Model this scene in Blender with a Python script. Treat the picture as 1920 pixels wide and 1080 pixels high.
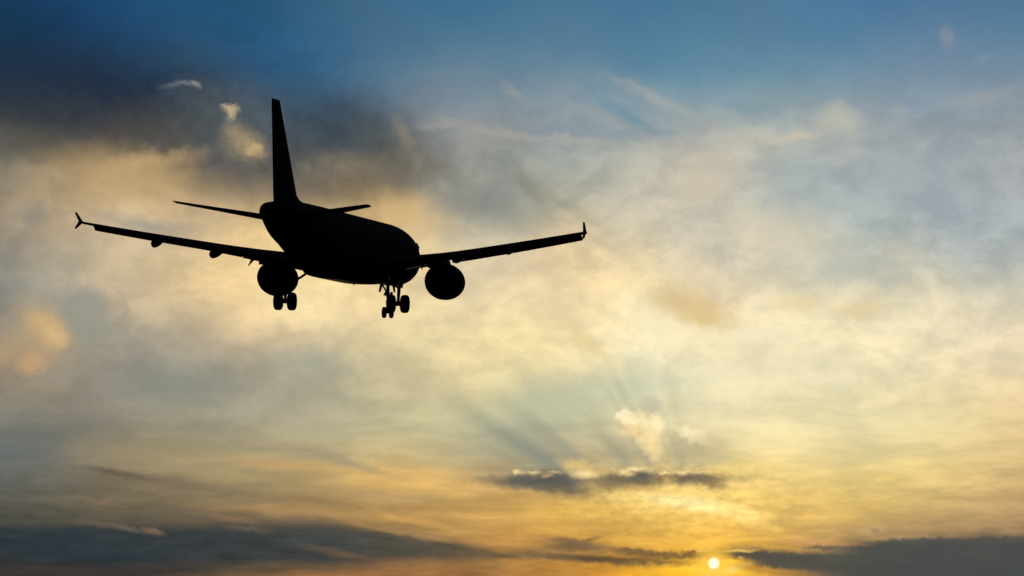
import bpy, bmesh, math, random
from mathutils import Matrix, Vector
import numpy as np

for _o in list(bpy.data.objects):
    bpy.data.objects.remove(_o, do_unlink=True)
scene = bpy.context.scene
COL = scene.collection

# ------------------------------------------------------------------ camera
PITCH = math.radians(5.0)
cam_data = bpy.data.cameras.new("camera")
cam = bpy.data.objects.new("camera", cam_data)
COL.objects.link(cam)
cam.location = (0, 0, 1.7)
cam.rotation_euler = (math.pi / 2 + PITCH, 0, 0)
cam_data.sensor_width = 36.0
cam_data.lens = 36.0 * 10000.0 / 1920.0          # a long telephoto, 11 degrees across
cam_data.clip_start = 0.5
cam_data.clip_end = 60000.0
scene.camera = cam
scene.view_settings.view_transform = 'Standard'
scene.view_settings.look = 'None'
scene.view_settings.exposure = 0.0
scene.view_settings.gamma = 1.0
scene.view_settings.use_curve_mapping = False

# Sky positions are angles: S(x, y) gives (azimuth, elevation) in centiradians
# about the due-west approach axis, 5 degrees above the horizon.
def S(x, y):
    return ((x - 960.0) / 100.0, (540.0 - y) / 100.0)

SUN_UV = S(1338, 1056)
SUN_AZ = SUN_UV[0] / 100.0
SUN_EL = PITCH + SUN_UV[1] / 100.0

# ------------------------------------------------------------------ sun lamp
sun_data = bpy.data.lights.new("sun", 'SUN')
sun = bpy.data.objects.new("sun", sun_data)
COL.objects.link(sun)
sun_dir = Vector((math.sin(SUN_AZ) * math.cos(SUN_EL), math.cos(SUN_AZ) * math.cos(SUN_EL), math.sin(SUN_EL)))
sun.rotation_euler = sun_dir.to_track_quat('Z', 'Y').to_euler()
sun.location = (0, 0, 60)
sun_data.energy = 1.0          # a low sun, half behind the haze
sun_data.angle = math.radians(0.5)
sun_data.color = (1.0, 0.72, 0.42)

# ------------------------------------------------------------------ world: dusk sky with cloud deck
world = bpy.data.worlds.new("World")
scene.world = world
world.use_nodes = True
NT = world.node_tree
NT.nodes.clear()
world.cycles.sampling_method = 'MANUAL'
world.cycles.sample_map_resolution = 512

def lin(c):
    out = []
    for v in c:
        v = v / 255.0
        out.append(v / 12.92 if v <= 0.04045 else ((v + 0.055) / 1.055) ** 2.4)
    return out

def _in(sock, v):
    if v is None:
        return
    if hasattr(v, 'is_output'):
        NT.links.new(v, sock)
    else:
        sock.default_value = v

def M(op, a, b=None, c=None, clamp=False):
    n = NT.nodes.new('ShaderNodeMath'); n.operation = op; n.use_clamp = clamp
    for i, v in enumerate((a, b, c)):
        _in(n.inputs[i], v)
    return n.outputs[0]

def VM(op, a, b=None, scale=None):
    n = NT.nodes.new('ShaderNodeVectorMath'); n.operation = op
    _in(n.inputs[0], a)
    if b is not None: _in(n.inputs[1], b)
    if scale is not None: _in(n.inputs['Scale'], scale)
    return n.outputs['Value'] if op in ('LENGTH', 'DOT_PRODUCT', 'DISTANCE') else n.outputs['Vector']

def ramp01(x, a, b, lo=0.0, hi=1.0, smooth=True):
    n = NT.nodes.new('ShaderNodeMapRange')
    n.interpolation_type = 'SMOOTHSTEP' if smooth else 'LINEAR'
    n.clamp = not smooth          # smoothstep is bounded already
    _in(n.inputs['Value'], x)
    for k, v in (('From Min', a), ('From Max', b), ('To Min', lo), ('To Max', hi)):
        _in(n.inputs[k], v)
    return n.outputs['Result']

def XYZ(x, y, z=0.0):
    n = NT.nodes.new('ShaderNodeCombineXYZ')
    for i, v in enumerate((x, y, z)): _in(n.inputs[i], v)
    return n.outputs[0]

def SEP(v):
    n = NT.nodes.new('ShaderNodeSeparateXYZ'); _in(n.inputs[0], v)
    return n.outputs

def MIX(fac, a, b, blend='MIX'):
    n = NT.nodes.new('ShaderNodeMix'); n.data_type = 'RGBA'; n.blend_type = blend
    n.clamp_factor = True
    _in(n.inputs[0], fac)
    for i, v in ((6, a), (7, b)):
        if isinstance(v, (tuple, list)) and len(v) == 3: v = (*v, 1.0)
        _in(n.inputs[i], v)
    return n.outputs[2]

def NOISE(vec, scale, detail=4.0, rough=0.55, dist=0.0, seed=0.0, lac=2.0):
    n = NT.nodes.new('ShaderNodeTexNoise'); n.noise_dimensions = '3D'
    v = VM('ADD', vec, (seed * 17.3, seed * 9.1, seed * 5.7)) if seed else vec
    _in(n.inputs['Vector'], v)
    n.inputs['Scale'].default_value = scale
    n.inputs['Detail'].default_value = detail
    n.inputs['Roughness'].default_value = rough
    n.inputs['Lacunarity'].default_value = lac
    n.inputs['Distortion'].default_value = dist
    return n.outputs[0], n.outputs[1]

def ELL(vec, loc, rot_deg, size):
    """Distance from loc in units of the ellipse size (rotated by rot_deg)."""
    if rot_deg == 0:
        n = NT.nodes.new('ShaderNodeVectorMath'); n.operation = 'MULTIPLY_ADD'
        _in(n.inputs[0], vec)
        n.inputs[1].default_value = (1.0 / size[0], 1.0 / size[1], 0.0)
        n.inputs[2].default_value = (-loc[0] / size[0], -loc[1] / size[1], 0.0)
        return VM('LENGTH', n.outputs[0])
    c, s = math.cos(math.radians(rot_deg)), math.sin(math.radians(rot_deg))
    a = (c / size[0], s / size[0], 0.0)
    b = (-s / size[1], c / size[1], 0.0)
    x = M('SUBTRACT', VM('DOT_PRODUCT', vec, a), a[0] * loc[0] + a[1] * loc[1])
    y = M('SUBTRACT', VM('DOT_PRODUCT', vec, b), b[0] * loc[0] + b[1] * loc[1])
    return M('SQRT', M('MULTIPLY_ADD', x, x, M('MULTIPLY', y, y)))

def RGB(r, g, b):
    n = NT.nodes.new('ShaderNodeCombineColor')
    for i, v in enumerate((r, g, b)): _in(n.inputs[i], v)
    return n.outputs[0]

def CSCALE(c, f):
    return MIX(1.0, c, RGB(f, f, f), 'MULTIPLY')

tc = NT.nodes.new('ShaderNodeTexCoord')
dx, dy, dz = SEP(tc.outputs['Generated'])
AZ = M('ARCTAN2', dx, dy)
EL = M('ARCSINE', dz)
U = M('MULTIPLY', AZ, 100.0)
V = M('MULTIPLY', M('SUBTRACT', EL, PITCH), 100.0)
P = XYZ(U, V, 0.0)

# --- drifting of the cloud edges: noise that bends the angles (stretched along the horizon low down)
low = ramp01(V, -1.2, -3.6)                                   # 1 near the horizon
Pl = XYZ(M('MULTIPLY', U, 0.42), M('MULTIPLY', V, 1.5), 0.0)
_, n_hi = NOISE(P, 0.62, 5.0, 0.55, 0.3, 1)
_, n_lo = NOISE(Pl, 0.75, 5.0, 0.58, 0.3, 2)
nz = MIX(low, n_hi, n_lo)
bend = VM('SUBTRACT', nz, (0.5, 0.5, 0.5))
amp = XYZ(ramp01(low, 0, 1, 1.05, 2.2, False), ramp01(low, 0, 1, 0.8, 0.45, False), 0.0)
PW = VM('ADD', P, VM('MULTIPLY', bend, amp))                  # softly bent
_, n_f = NOISE(P, 2.6, 4.0, 0.6, 0.0, 3)
fine = VM('MULTIPLY', VM('SUBTRACT', n_f, (0.5, 0.5, 0.5)), (0.42, 0.42, 0.0))
PF = VM('ADD', VM('ADD', P, fine), VM('SCALE', VM('MULTIPLY', bend, (1.0, 0.6, 0.0)), scale=0.35))   # billowy edges
PS = VM('ADD', P, VM('MULTIPLY', bend, (2.2, 0.34, 0.0)))     # streaky edges
n_c1, n_c = NOISE(P, 6.0, 5.0, 0.66, 0.0, 4)
PC = VM('ADD', P, VM('MULTIPLY', VM('SUBTRACT', n_c, (0.5, 0.5, 0.5)), (0.20, 0.17, 0.0)))           # crisp cumulus edges

# --- broad colours of the lit cloud deck: rows by elevation, columns by azimuth (sRGB, 0-255)
DECK = [
"1b3a58 1c426a 204a73 245276 265474 3a6280 406888 3e6c90 427090 487492 487496 4a7694 507896 4e789c 4c749a 4e7696 507896",
"16344c 1a3c5c 244a6c 285274 26567a 386486 466c88 48748e 507894 567c96 527c98 547e9a 587e9a 547e9e 547c9c 5c7e9c 587e9a",
"203650 1e344e 243e5a 2c4c68 30587a 386284 50748e 5c7c92 5e8096 64869c 5c849e 6088a0 648aa0 648aa0 6c8aa0 748ca0 6c8a9e",
"263442 223044 243246 3c4a58 3c566c 3a5c78 627a8e 768896 7e909c 80949e 7092a0 7696a4 7e9aa8 8a9ca8 8698a6 8496a4 8a98a2",
"3e4448 3a3e42 3a3e44 40484c 5e6464 405262 58626a 8e9294 969896 929ea4 96a2a8 b0b4ae b8b8ae b0b2a8 9ea6a8 929ea6 949ea4",
"6c6a62 807662 a08c6c 70685c 5e5e5a 5c5e5e 686864 928e84 969a92 a6aaa0 b8b6a8 c8beaa b6b8ae a4acac a4aaac a0a8aa a4a8a8",
"968870 b09872 c6a878 b89e74 827462 7c705c 8e7e62 94928a 8e928c aaa898 bcb8a8 c6beaa b0b6ae a6aeac a4acac a0a8ac a4aaaa",
"968a78 a89478 b09e80 aa987c caac7a bea476 ceae7a c4b696 b4b09c cebc9a c8bea8 c4beac c6c0ac aab2ae a6aeac a0aaae a4acae",
"8a867a a0947e b2a082 bea882 d8ba86 d2b886 dabe8a d8c8a4 dcc8a4 e0c89a dccca8 cac2ae d4cab0 babcae b4b6ac acb2ae aab0ae",
"84847c 948e7e b2a082 cab082 e0c28c e2c896 e4cc9a e2cea4 decaa4 ecd6a6 eed8a4 d4c4a4 d8ceb2 c8c4ae ccc6ae ccc6b0 bcbaac",
"86847a 928a78 a09480 b4a486 d0b88e d8c296 e2cc9c e8d4a4 eed8a4 eedaac f8e8bc e4ce9a f2e2b8 f0e0b4 ecdeb8 e8dab8 e4d4b4",
"968a74 9e9078 969082 a29884 b6a68a b2a88e ccbe96 dccc9e eedaa4 f0dca8 f0e4bc f2e6c0 f0e4be eee2bc e8dab4 e2d4b0 e2d4b2",
"928674 948876 908c80 949284 a49c88 aca68e c6ba94 d8c89a e0d2a0 cecaa4 ceceae e2d8b2 e2d8b0 e4dab0 e6dab0 e4d4aa e6d0a4",
"807c70 827e70 8c8676 989280 a29c86 aca48a bab28e c2ba92 bebc9c c4c2a0 d6cca2 e8dcb0 ecdeb0 e8daaa e6d6a6 e4d2a0 e6cc98",
"686e6c 74746c 90866e 9c9272 a49876 a8a07e b2aa84 bab28a a6a68e beb48e bab08c cec094 ecda9e e2d09a decc94 dec88e e0c48c",
"62625c 6e6a5c 827660 948464 a69068 c2a268 deb268 dcb26a c8a46c c8a86e ceb06e e2c26e eece80 e6c87c e0c47c d6ba7a d0b278",
"545248 5e5848 685e4a 70644c 806c4e 967a52 b28c54 c89c56 d6a658 e8ba5c f6cc68 face6a f0c868 e0ba64 d4b068 c2a26c c49c6a",
"30383a 30383c 343c3e 3c4242 545046 545248 6e624c 967a50 b2884e c8984e d6a04a e6ac4a dca854 b08a5c 786a54 605c50 645e52",
"3a3632 3c3834 423c36 4c4438 60523c 886640 9c7042 a87842 b8823e c88c38 de9a30 fabe28 b48c42 605e4e 4e504a 4c4e4a 4e4e48",
]
tab = np.array([[lin([int(h[i:i + 2], 16) for i in (0, 2, 4)]) for h in r.split()] for r in DECK])
tab[6:16] *= 1.07
tab[7:11, 1:6] *= 1.26
tab[3:6, 4:7] *= 0.97

def _blur(t):
    k = np.array([0.23, 0.54, 0.23])
    p = np.pad(t, ((1, 1), (1, 1), (0, 0)), mode='edge')
    q = k[0] * p[:-2] + k[1] * p[1:-1] + k[2] * p[2:]
    return k[0] * q[:, :-2] + k[1] * q[:, 1:-1] + k[2] * q[:, 2:]
tabs = tab.copy()
for _ in range(2):
    tabs = np.clip(tabs + 0.45 * (tab - _blur(tabs)), 0.6 * tab, 1.4 * tab)

uw, vw = VM('DOT_PRODUCT', PW, (1.0, 0.0, 0.0)), VM('DOT_PRODUCT', PW, (0.0, 1.0, 0.0))
fac_u = M('MULTIPLY_ADD', uw, 1.0 / 19.2, 0.5)
row = M('MULTIPLY', M('SUBTRACT', 5.4, vw), 1.0 / 0.6)        # 0 .. 18 down the sky
row = M('MINIMUM', M('MAXIMUM', row, 0.0), 18.0)
deck = None
for i in range(-1, len(DECK) + 1):
    j = min(max(i, 0), len(DECK) - 1)
    n = NT.nodes.new('ShaderNodeValToRGB')
    cr = n.color_ramp; cr.interpolation = 'B_SPLINE'
    nc = tabs.shape[1]
    while len(cr.elements) < nc: cr.elements.new(0.5)
    for k in range(nc): cr.elements[k].position = k / (nc - 1)
    for k in range(nc): cr.elements[k].color = (*[float(x) for x in tabs[j, k]], 1)
    NT.links.new(fac_u, n.inputs[0])
    w = ramp01(M('ABSOLUTE', M('SUBTRACT', row, float(i))), 2.0, 0.0, 0.0, 0.5)
    t = MIX(w, (0.0, 0.0, 0.0), n.outputs[0])
    deck = t if deck is None else MIX(1.0, deck, t, 'ADD')

# --- fine light and dark in the deck: lit billows and the bluer gaps between them
t1, _ = NOISE(VM('MULTIPLY', PW, (0.75, 1.15, 1.0)), 1.3, 7.0, 0.58, 0.0, 5)
t2, _ = NOISE(VM('MULTIPLY', PW, (0.30, 1.6, 1.0)), 1.5, 7.0, 0.62, 0.2, 6)
t3, _ = NOISE(VM('MULTIPLY', VM('ADD', P, VM('SCALE', bend, scale=0.5)), (0.8, 1.25, 1.0)), 3.2, 6.0, 0.62, 0.0, 11)
tm = M('ADD', M('MULTIPLY', t1, 0.74), M('MULTIPLY', t3, 0.26))
tx = M('ADD', tm, M('MULTIPLY', low, M('SUBTRACT', t2, tm)))
lit = ramp01(tx, 0.36, 0.66)
kk = M('MAXIMUM', ramp01(V, 4.4, 2.4, 0.16, 1.0), ramp01(U, -1.5, -4.5, 0.0, 0.75))
kk = M('MULTIPLY', kk, ramp01(V, 5.2, 4.2, 0.3, 1.0))
warmth = M('SUBTRACT', t1, 0.5)
hi = M('MULTIPLY', M('SUBTRACT', lit, 0.5), kk)
deck = MIX(1.0, deck, RGB(M('MULTIPLY_ADD', hi, 0.28, 1.0), M('MULTIPLY_ADD', hi, 0.25, 1.0), M('MULTIPLY_ADD', hi, 0.21, 1.0)), 'MULTIPLY')
n_r1, n_r = NOISE(P, 3.6, 6.0, 0.66, 0.0, 12)
PR = VM('ADD', P, VM('MULTIPLY', VM('SUBTRACT', n_r, (0.5, 0.5, 0.5)), (0.50, 0.26, 0.0)))           # ragged
wob = VM('SCALE', XYZ(M('SUBTRACT', tx, 0.5), warmth, 0.0), scale=0.06)
PQ = VM('ADD', P, VM('MULTIPLY', VM('SUBTRACT', n_c, (0.5, 0.5, 0.5)), (0.10, 0.07, 0.0)))            # nearly straight
PK = VM('ADD', P, VM('MULTIPLY', VM('SUBTRACT', n_c, (0.5, 0.5, 0.5)), (0.36, 0.30, 0.0)))           # billowing
PF, PS, PC, PQ, PR, PK, PV = [VM('ADD', q, wob) for q in (PF, PS, PC, PQ, PR, PK, PW)]

CUR = [deck]
def puff(xy, size, color, op=1.0, rot=0.0, soft=0.9, coords=None):
    """A patch of cloud centred on an angle: size in px-sized angles, rot in degrees (counter-clockwise), soft 0..1."""
    c = S(*xy)
    d = ELL(coords or PF, c, rot, (size[0] / 100.0, size[1] / 100.0))
    f = ramp01(d, 1.0 + soft, max(0.0, 1.0 - soft), 0.0, op)
    CUR[0] = MIX(f, CUR[0], tuple(lin(color)))

def bank(x0, x1, y_top, y_bot, soft, color, op=1.0, slope=0.0, fade=60.0, coords=None):
    """A long level bank of cloud between two azimuths, its top and base lines tilted by slope."""
    c = coords or PQ
    x = VM('DOT_PRODUCT', c, (1.0, 0.0, 0.0))
    (u0, v1), (u1, v0) = S(x0, y_top), S(x1, y_bot)
    yy = M('ADD', VM('DOT_PRODUCT', c, (-slope, 1.0, 0.0)), slope * u0)
    s, fd = soft / 100.0, fade / 100.0
    f = M('MULTIPLY', ramp01(yy, v1 + s, v1 - s), ramp01(yy, v0 - s, v0 + s))
    f = M('MULTIPLY', f, M('MULTIPLY', ramp01(x, u0 - fd, u0 + fd), ramp01(x, u1 + fd, u1 - fd, 0.0, op)))
    CUR[0] = MIX(f, CUR[0], tuple(lin(color)))
# --- high grey cloud on the left and its lit billows
puff((170, 165), (210, 60), (36, 49, 66), 0.6, -4, 0.95)
puff((215, 248), (210, 46), (58, 62, 66), 0.7, -12, 0.98, PV)
puff((140, 276), (190, 28), (88, 84, 77), 0.7, -3, 0.98, PV)
puff((385, 296), (90, 42), (96, 93, 88), 0.75, -28, 0.97, PV)
puff((240, 325), (120, 34), (192, 162, 114), 0.6, -6, 0.95)
# --- high grey cloud on the left and its lit billows
puff((655, 246), (118, 54), (60, 71, 82), 0.75, -18, 0.85, PR)
puff((715, 296), (62, 40), (88, 91, 88), 0.6, -40, 0.9, PR)
puff((560, 270), (60, 50), (70, 78, 84), 0.5, 0, 0.95, PR)
puff((720, 275), (44, 34), (84, 90, 92), 0.5, -50, 0.9)
puff((385, 225), (42, 60), (70, 78, 82), 0.6, 20, 0.8)
puff((340, 180), (44, 22), (68, 78, 88), 0.55, 4, 0.95)
puff((326, 161), (24, 4), (112, 120, 126), 0.45, 10, 0.95, PC)
puff((350, 158), (18, 4), (138, 142, 142), 0.35, -6, 0.95, PC)
puff((365, 161), (9, 4), (166, 164, 156), 0.5, -38, 0.9, PC)
puff((440, 238), (62, 62), (88, 94, 96), 0.5, 20, 0.98)
puff((428, 206), (14, 6), (208, 188, 150), 0.75, -8, 0.95, PK)
puff((430, 215), (7, 10), (196, 178, 142), 0.75, 6, 0.9, PC)
puff((431, 232), (9, 14), (120, 118, 106), 0.6, 10, 0.9)
puff((452, 268), (34, 26), (140, 130, 108), 0.75, -35, 0.9)
puff((440, 256), (16, 12), (158, 144, 116), 0.6, -20, 0.9, PC)
puff((466, 276), (30, 20), (168, 148, 114), 0.55, -35, 0.95, PK)
puff((475, 281), (15, 10), (202, 174, 124), 0.75, -35, 0.95, PK)
puff((800, 300), (66, 26), (120, 117, 108), 0.6, -45, 0.9, PR)
puff((570, 330), (60, 40), (88, 88, 85), 0.55, 0, 0.95, PR)
puff((756, 250), (10, 26), (152, 142, 122), 0.4, 30, 0.98, PK)
puff((780, 305), (10, 28), (148, 138, 120), 0.35, 35, 0.98, PK)
puff((990, 350), (14, 60), (122, 124, 116), 0.4, 35, 0.95, PR)
puff((640, 312), (60, 22), (140, 128, 106), 0.6, 0, 0.9, PR)
puff((720, 330), (60, 36), (124, 112, 92), 0.55, 20, 0.9, PR)
puff((830, 348), (16, 9), (176, 170, 152), 0.6, -30, 0.9)
puff((910, 385), (90, 30), (130, 135, 130), 0.75, -18, 0.9, PR)
puff((1030, 370), (60, 12), (146, 142, 126), 0.5, -28, 0.9)
puff((270, 305), (90, 14), (196, 166, 116), 0.5, 10, 0.9)
puff((640, 355), (80, 18), (118, 104, 84), 0.5, -4, 0.9)
puff((760, 400), (60, 26), (214, 180, 122), 0.55, -20, 0.9)
puff((260, 425), (70, 14), (150, 150, 142), 0.6, -8, 0.9)
puff((60, 408), (26, 20), (128, 130, 126), 0.5, 0, 0.9)
dm = M('MULTIPLY', ramp01(ELL(P, S(420, 245), -10, (5.2, 1.5)), 1.0, 0.4), M('MULTIPLY', M('SUBTRACT', n_r1, 0.5), 0.75))
CUR[0] = CSCALE(CUR[0], M('ADD', 1.0, dm))
# --- thin wisps against the blue
puff((1262, 208), (130, 30), (152, 162, 164), 0.4, -22, 0.95, PR)
puff((1246, 192), (84, 9), (168, 170, 166), 0.6, -27, 0.95, PR)
puff((1128, 220), (64, 8), (158, 162, 162), 0.45, -25, 0.95, PR)
puff((1185, 215), (60, 10), (104, 142, 160), 0.6, -25, 0.9, PV)
puff((962, 174), (22, 8), (156, 158, 156), 0.45, -35, 0.95, PR)
puff((930, 248), (75, 9), (170, 164, 156), 0.45, -12, 0.95, PR)
puff((840, 232), (40, 8), (160, 156, 150), 0.55, 5, 0.9)
puff((1060, 262), (110, 7), (172, 172, 164), 0.5, -6, 0.9)
puff((1100, 246), (110, 9), (132, 150, 164), 0.5, -3, 0.9)
puff((1500, 257), (30, 8), (214, 198, 170), 0.75, 5, 0.9)
puff((1440, 258), (80, 14), (192, 188, 172), 0.6, 0, 0.9)
puff((1578, 225), (38, 24), (190, 188, 172), 0.7, -15, 0.9)
puff((1470, 215), (26, 10), (176, 180, 174), 0.5, 0, 0.9)
puff((1420, 205), (70, 10), (120, 150, 164), 0.5, -10, 0.9)
puff((1690, 212), (16, 9), (162, 170, 170), 0.6, 0, 0.9)
puff((1850, 190), (60, 14), (156, 162, 166), 0.6, 10, 0.9)
puff((1784, 74), (11, 18), (150, 146, 158), 0.5, 10, 0.98, PR)
puff((1848, 116), (18, 7), (134, 148, 172), 0.4, 20, 0.95, PR)
puff((1330, 340), (60, 36), (204, 194, 174), 0.55, 10, 0.9)
puff((1490, 350), (70, 60), (162, 174, 174), 0.5, 0, 0.9)
puff((1750, 330), (120, 50), (160, 168, 174), 0.5, 0, 0.9)
puff((1420, 420), (50, 24), (212, 202, 178), 0.6, -15, 0.9)
puff((1570, 500), (50, 26), (176, 182, 174), 0.45, 10, 0.9)
puff((1495, 452), (70, 44), (220, 209, 184), 0.6, -10, 0.95, PR)
puff((1640, 520), (60, 16), (178, 182, 172), 0.55, -5, 0.9)
puff((1690, 475), (30, 16), (208, 200, 178), 0.5, -20, 0.9)
# --- golden smudges and the brightest veil
puff((1300, 575), (62, 26), (222, 194, 138), 0.75, -20, 0.9)
puff((1320, 596), (26, 12), (226, 198, 136), 0.6, 0, 0.9)
puff((1608, 582), (38, 15), (230, 204, 152), 0.65, 10, 0.9)
puff((1500, 570), (40, 14), (236, 212, 160), 0.5, 0, 0.9)
puff((1235, 605), (55, 24), (254, 240, 200), 0.7, -30, 0.9)
puff((1380, 630), (120, 16), (250, 236, 196), 0.6, 2, 0.9)
puff((1105, 648), (46, 13), (228, 204, 148), 0.65, -38, 0.9)
puff((1040, 520), (46, 20), (212, 192, 156), 0.5, -30, 0.9)
puff((1450, 690), (110, 26), (226, 216, 180), 0.5, 3, 0.9)
puff((1560, 715), (70, 8), (244, 232, 192), 0.5, 3, 0.9)
puff((1030, 745), (80, 34), (184, 188, 160), 0.7, 8, 0.9)
puff((1200, 725), (100, 16), (202, 206, 176), 0.55, 3, 0.9)
puff((570, 682), (75, 22), (158, 162, 146), 0.6, -4, 0.9)
puff((330, 720), (90, 30), (140, 144, 130), 0.5, 0, 0.9)
# --- the lit billow at the far left
puff((150, 650), (60, 70), (142, 142, 130), 0.5, 20, 0.95)
puff((74, 628), (58, 46), (190, 162, 122), 0.6, -45, 0.95, PR)
puff((92, 624), (36, 28), (212, 178, 124), 0.7, -50, 0.7, PR)
puff((104, 634), (18, 16), (222, 188, 132), 0.55, -50, 0.9, PK)
puff((70, 600), (16, 12), (206, 176, 126), 0.5, 0, 0.9, PK)
puff((60, 660), (50, 30), (176, 152, 120), 0.5, -30, 0.95, PR)
puff((58, 686), (24, 20), (206, 166, 118), 0.6, 10, 0.7, PK)
puff((6, 668), (20, 22), (192, 158, 116), 0.45, 0, 0.95, PR)
puff((158, 590), (54, 44), (150, 150, 138), 0.7, -50, 0.4, PK)
puff((112, 700), (34, 18), (150, 144, 130), 0.55, 30, 0.6, PK)
# --- shafts of light and shade that spread from the sun
su, sv = SUN_UV
Q = VM('SUBTRACT', P, (su, sv, 0.0))
qx, qy, _qz = SEP(Q)
ANG = M('ARCTAN2', qy, qx)
RAD = VM('LENGTH', VM('MULTIPLY', Q, (1.0, 1.0, 0.0)))
ra, _ = NOISE(XYZ(M('MULTIPLY', ANG, 9.0), M('MULTIPLY', RAD, 0.10), 0.0), 1.6, 3.0, 0.6, 0.0, 7)
rfall = M('MULTIPLY', ramp01(RAD, 1.6, 2.6), ramp01(RAD, 6.6, 2.6))
rwin = M('MULTIPLY', ramp01(ANG, 1.55, 1.95), ramp01(ANG, 2.75, 2.55))
ray = M('MULTIPLY', M('MULTIPLY', rfall, rwin), M('MULTIPLY', M('SUBTRACT', ra, 0.5), 0.30))
CUR[0] = CSCALE(CUR[0], M('ADD', 1.0, ray))
def shaft(a_deg, width, r0, r1, color, op):
    f = M('MULTIPLY', ramp01(M('ABSOLUTE', M('SUBTRACT', ANG, math.radians(a_deg))), math.radians(width), 0.0),
          M('MULTIPLY', ramp01(RAD, r0 - 0.3, r0 + 0.2), ramp01(RAD, r1, r0 + 0.3)))
    CUR[0] = MIX(M('MULTIPLY', f, op), CUR[0], tuple(lin(color)))
shaft(148.5, 3.6, 3.4, 6.8, (140, 144, 126), 0.75)
shaft(148.0, 9.0, 3.0, 5.2, (138, 143, 128), 0.75)
shaft(153.0, 1.8, 3.6, 5.4, (152, 150, 124), 0.45)
shaft(142.0, 3.4, 3.2, 5.6, (152, 152, 130), 0.6)
shaft(131.0, 3.5, 2.3, 3.8, (158, 156, 132), 0.7)
shaft(123.0, 3.0, 2.2, 3.4, (160, 158, 134), 0.6)
shaft(118.0, 2.2, 2.9, 4.6, (176, 180, 158), 0.5)
shaft(121.5, 1.2, 3.0, 4.0, (184, 184, 160), 0.4)
shaft(108.0, 4.0, 1.9, 2.8, (176, 170, 138), 0.6)
shaft(97.0, 4.0, 1.9, 2.8, (186, 178, 140), 0.55)
# --- cumulus lit from below the veil
puff((1218, 766), (24, 13), (192, 188, 164), 0.75, -20, 0.85)
puff((1192, 800), (44, 32), (232, 212, 164), 0.55, -40, 0.9)
puff((1170, 780), (16, 13), (255, 240, 194), 0.95, 30, 0.4, PK)
puff((1198, 793), (26, 17), (253, 234, 182), 0.95, -20, 0.45, PK)
puff((1230, 795), (17, 17), (255, 237, 186), 0.95, 0, 0.4, PK)
puff((1184, 808), (24, 8), (242, 216, 160), 0.7, 8, 0.8, PK)
puff((1215, 818), (22, 20), (249, 226, 168), 0.9, 0, 0.5, PK)
puff((1226, 844), (16, 20), (246, 220, 156), 0.85, 20, 0.55, PK)
puff((1200, 810), (14, 8), (226, 196, 140), 0.5, -20, 0.9, PK)
puff((1300, 816), (24, 12), (253, 236, 188), 0.9, -16, 0.5, PK)
puff((1322, 826), (16, 8), (244, 220, 164), 0.6, -20, 0.8, PK)
puff((1300, 850), (44, 22), (184, 174, 138), 0.55, 0, 0.9)
puff((1170, 852), (50, 22), (168, 162, 134), 0.5, -20, 0.95)
cu = M('MULTIPLY', ramp01(ELL(P, S(1222, 808), -25, (0.85, 0.62)), 1.0, 0.45), M('MULTIPLY', M('SUBTRACT', n_c1, 0.5), 0.55))
CUR[0] = CSCALE(CUR[0], M('ADD', 1.0, cu))
# --- low golden sky and the lit edges round the sun
puff((760, 893), (150, 15), (226, 182, 106), 0.65, -4, 0.9, PS)
puff((640, 862), (110, 9), (146, 140, 116), 0.55, -15, 0.9, PS)
puff((520, 868), (80, 9), (208, 168, 106), 0.6, -6, 0.9, PS)
puff((690, 930), (150, 14), (172, 147, 104), 0.65, -4, 0.95, PQ)
puff((640, 944), (160, 10), (142, 118, 84), 0.6, -4, 0.9, PS)
puff((330, 905), (150, 14), (118, 106, 88), 0.6, -6, 0.9, PS)
puff((232, 890), (60, 5), (86, 76, 70), 0.8, -10, 0.95, PQ)
puff((330, 906), (120, 7), (124, 108, 86), 0.55, -8, 0.95, PQ)
puff((300, 856), (150, 24), (164, 146, 110), 0.55, -3, 0.95)
puff((56, 838), (60, 30), (102, 107, 105), 0.5, 0, 0.95)
puff((190, 940), (40, 6), (140, 112, 90), 0.5, -3, 0.9)
puff((560, 958), (140, 7), (182, 144, 92), 0.6, -4, 0.9, PS)
puff((800, 975), (90, 6), (214, 164, 92), 0.6, -14, 0.9, PS)
puff((860, 952), (80, 6), (176, 138, 82), 0.55, -3, 0.9, PS)
puff((1180, 962), (170, 14), (240, 194, 94), 0.55, 0, 0.9, PS)
puff((1250, 928), (120, 28), (253, 220, 132), 0.9, -7, 0.95, PQ)
puff((1312, 946), (82, 10), (255, 238, 166), 0.95, -9, 0.95, PQ)
puff((1392, 966), (46, 11), (253, 220, 126), 0.8, -20, 0.9, PC)
puff((1180, 916), (60, 10), (246, 204, 116), 0.7, -4, 0.95, PQ)
puff((1446, 990), (18, 8), (252, 208, 104), 0.85, -12, 0.6)
puff((1380, 890), (60, 18), (248, 216, 132), 0.65, 10, 0.9)
puff((1480, 965), (40, 14), (196, 164, 100), 0.55, 30, 0.9)
puff((1660, 895), (24, 10), (240, 208, 128), 0.6, 0, 0.9)
puff((1760, 985), (170, 20), (184, 148, 102), 0.6, 4, 0.9)
puff((1090, 872), (34, 10), (236, 200, 128), 0.7, -12, 0.8)
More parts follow.
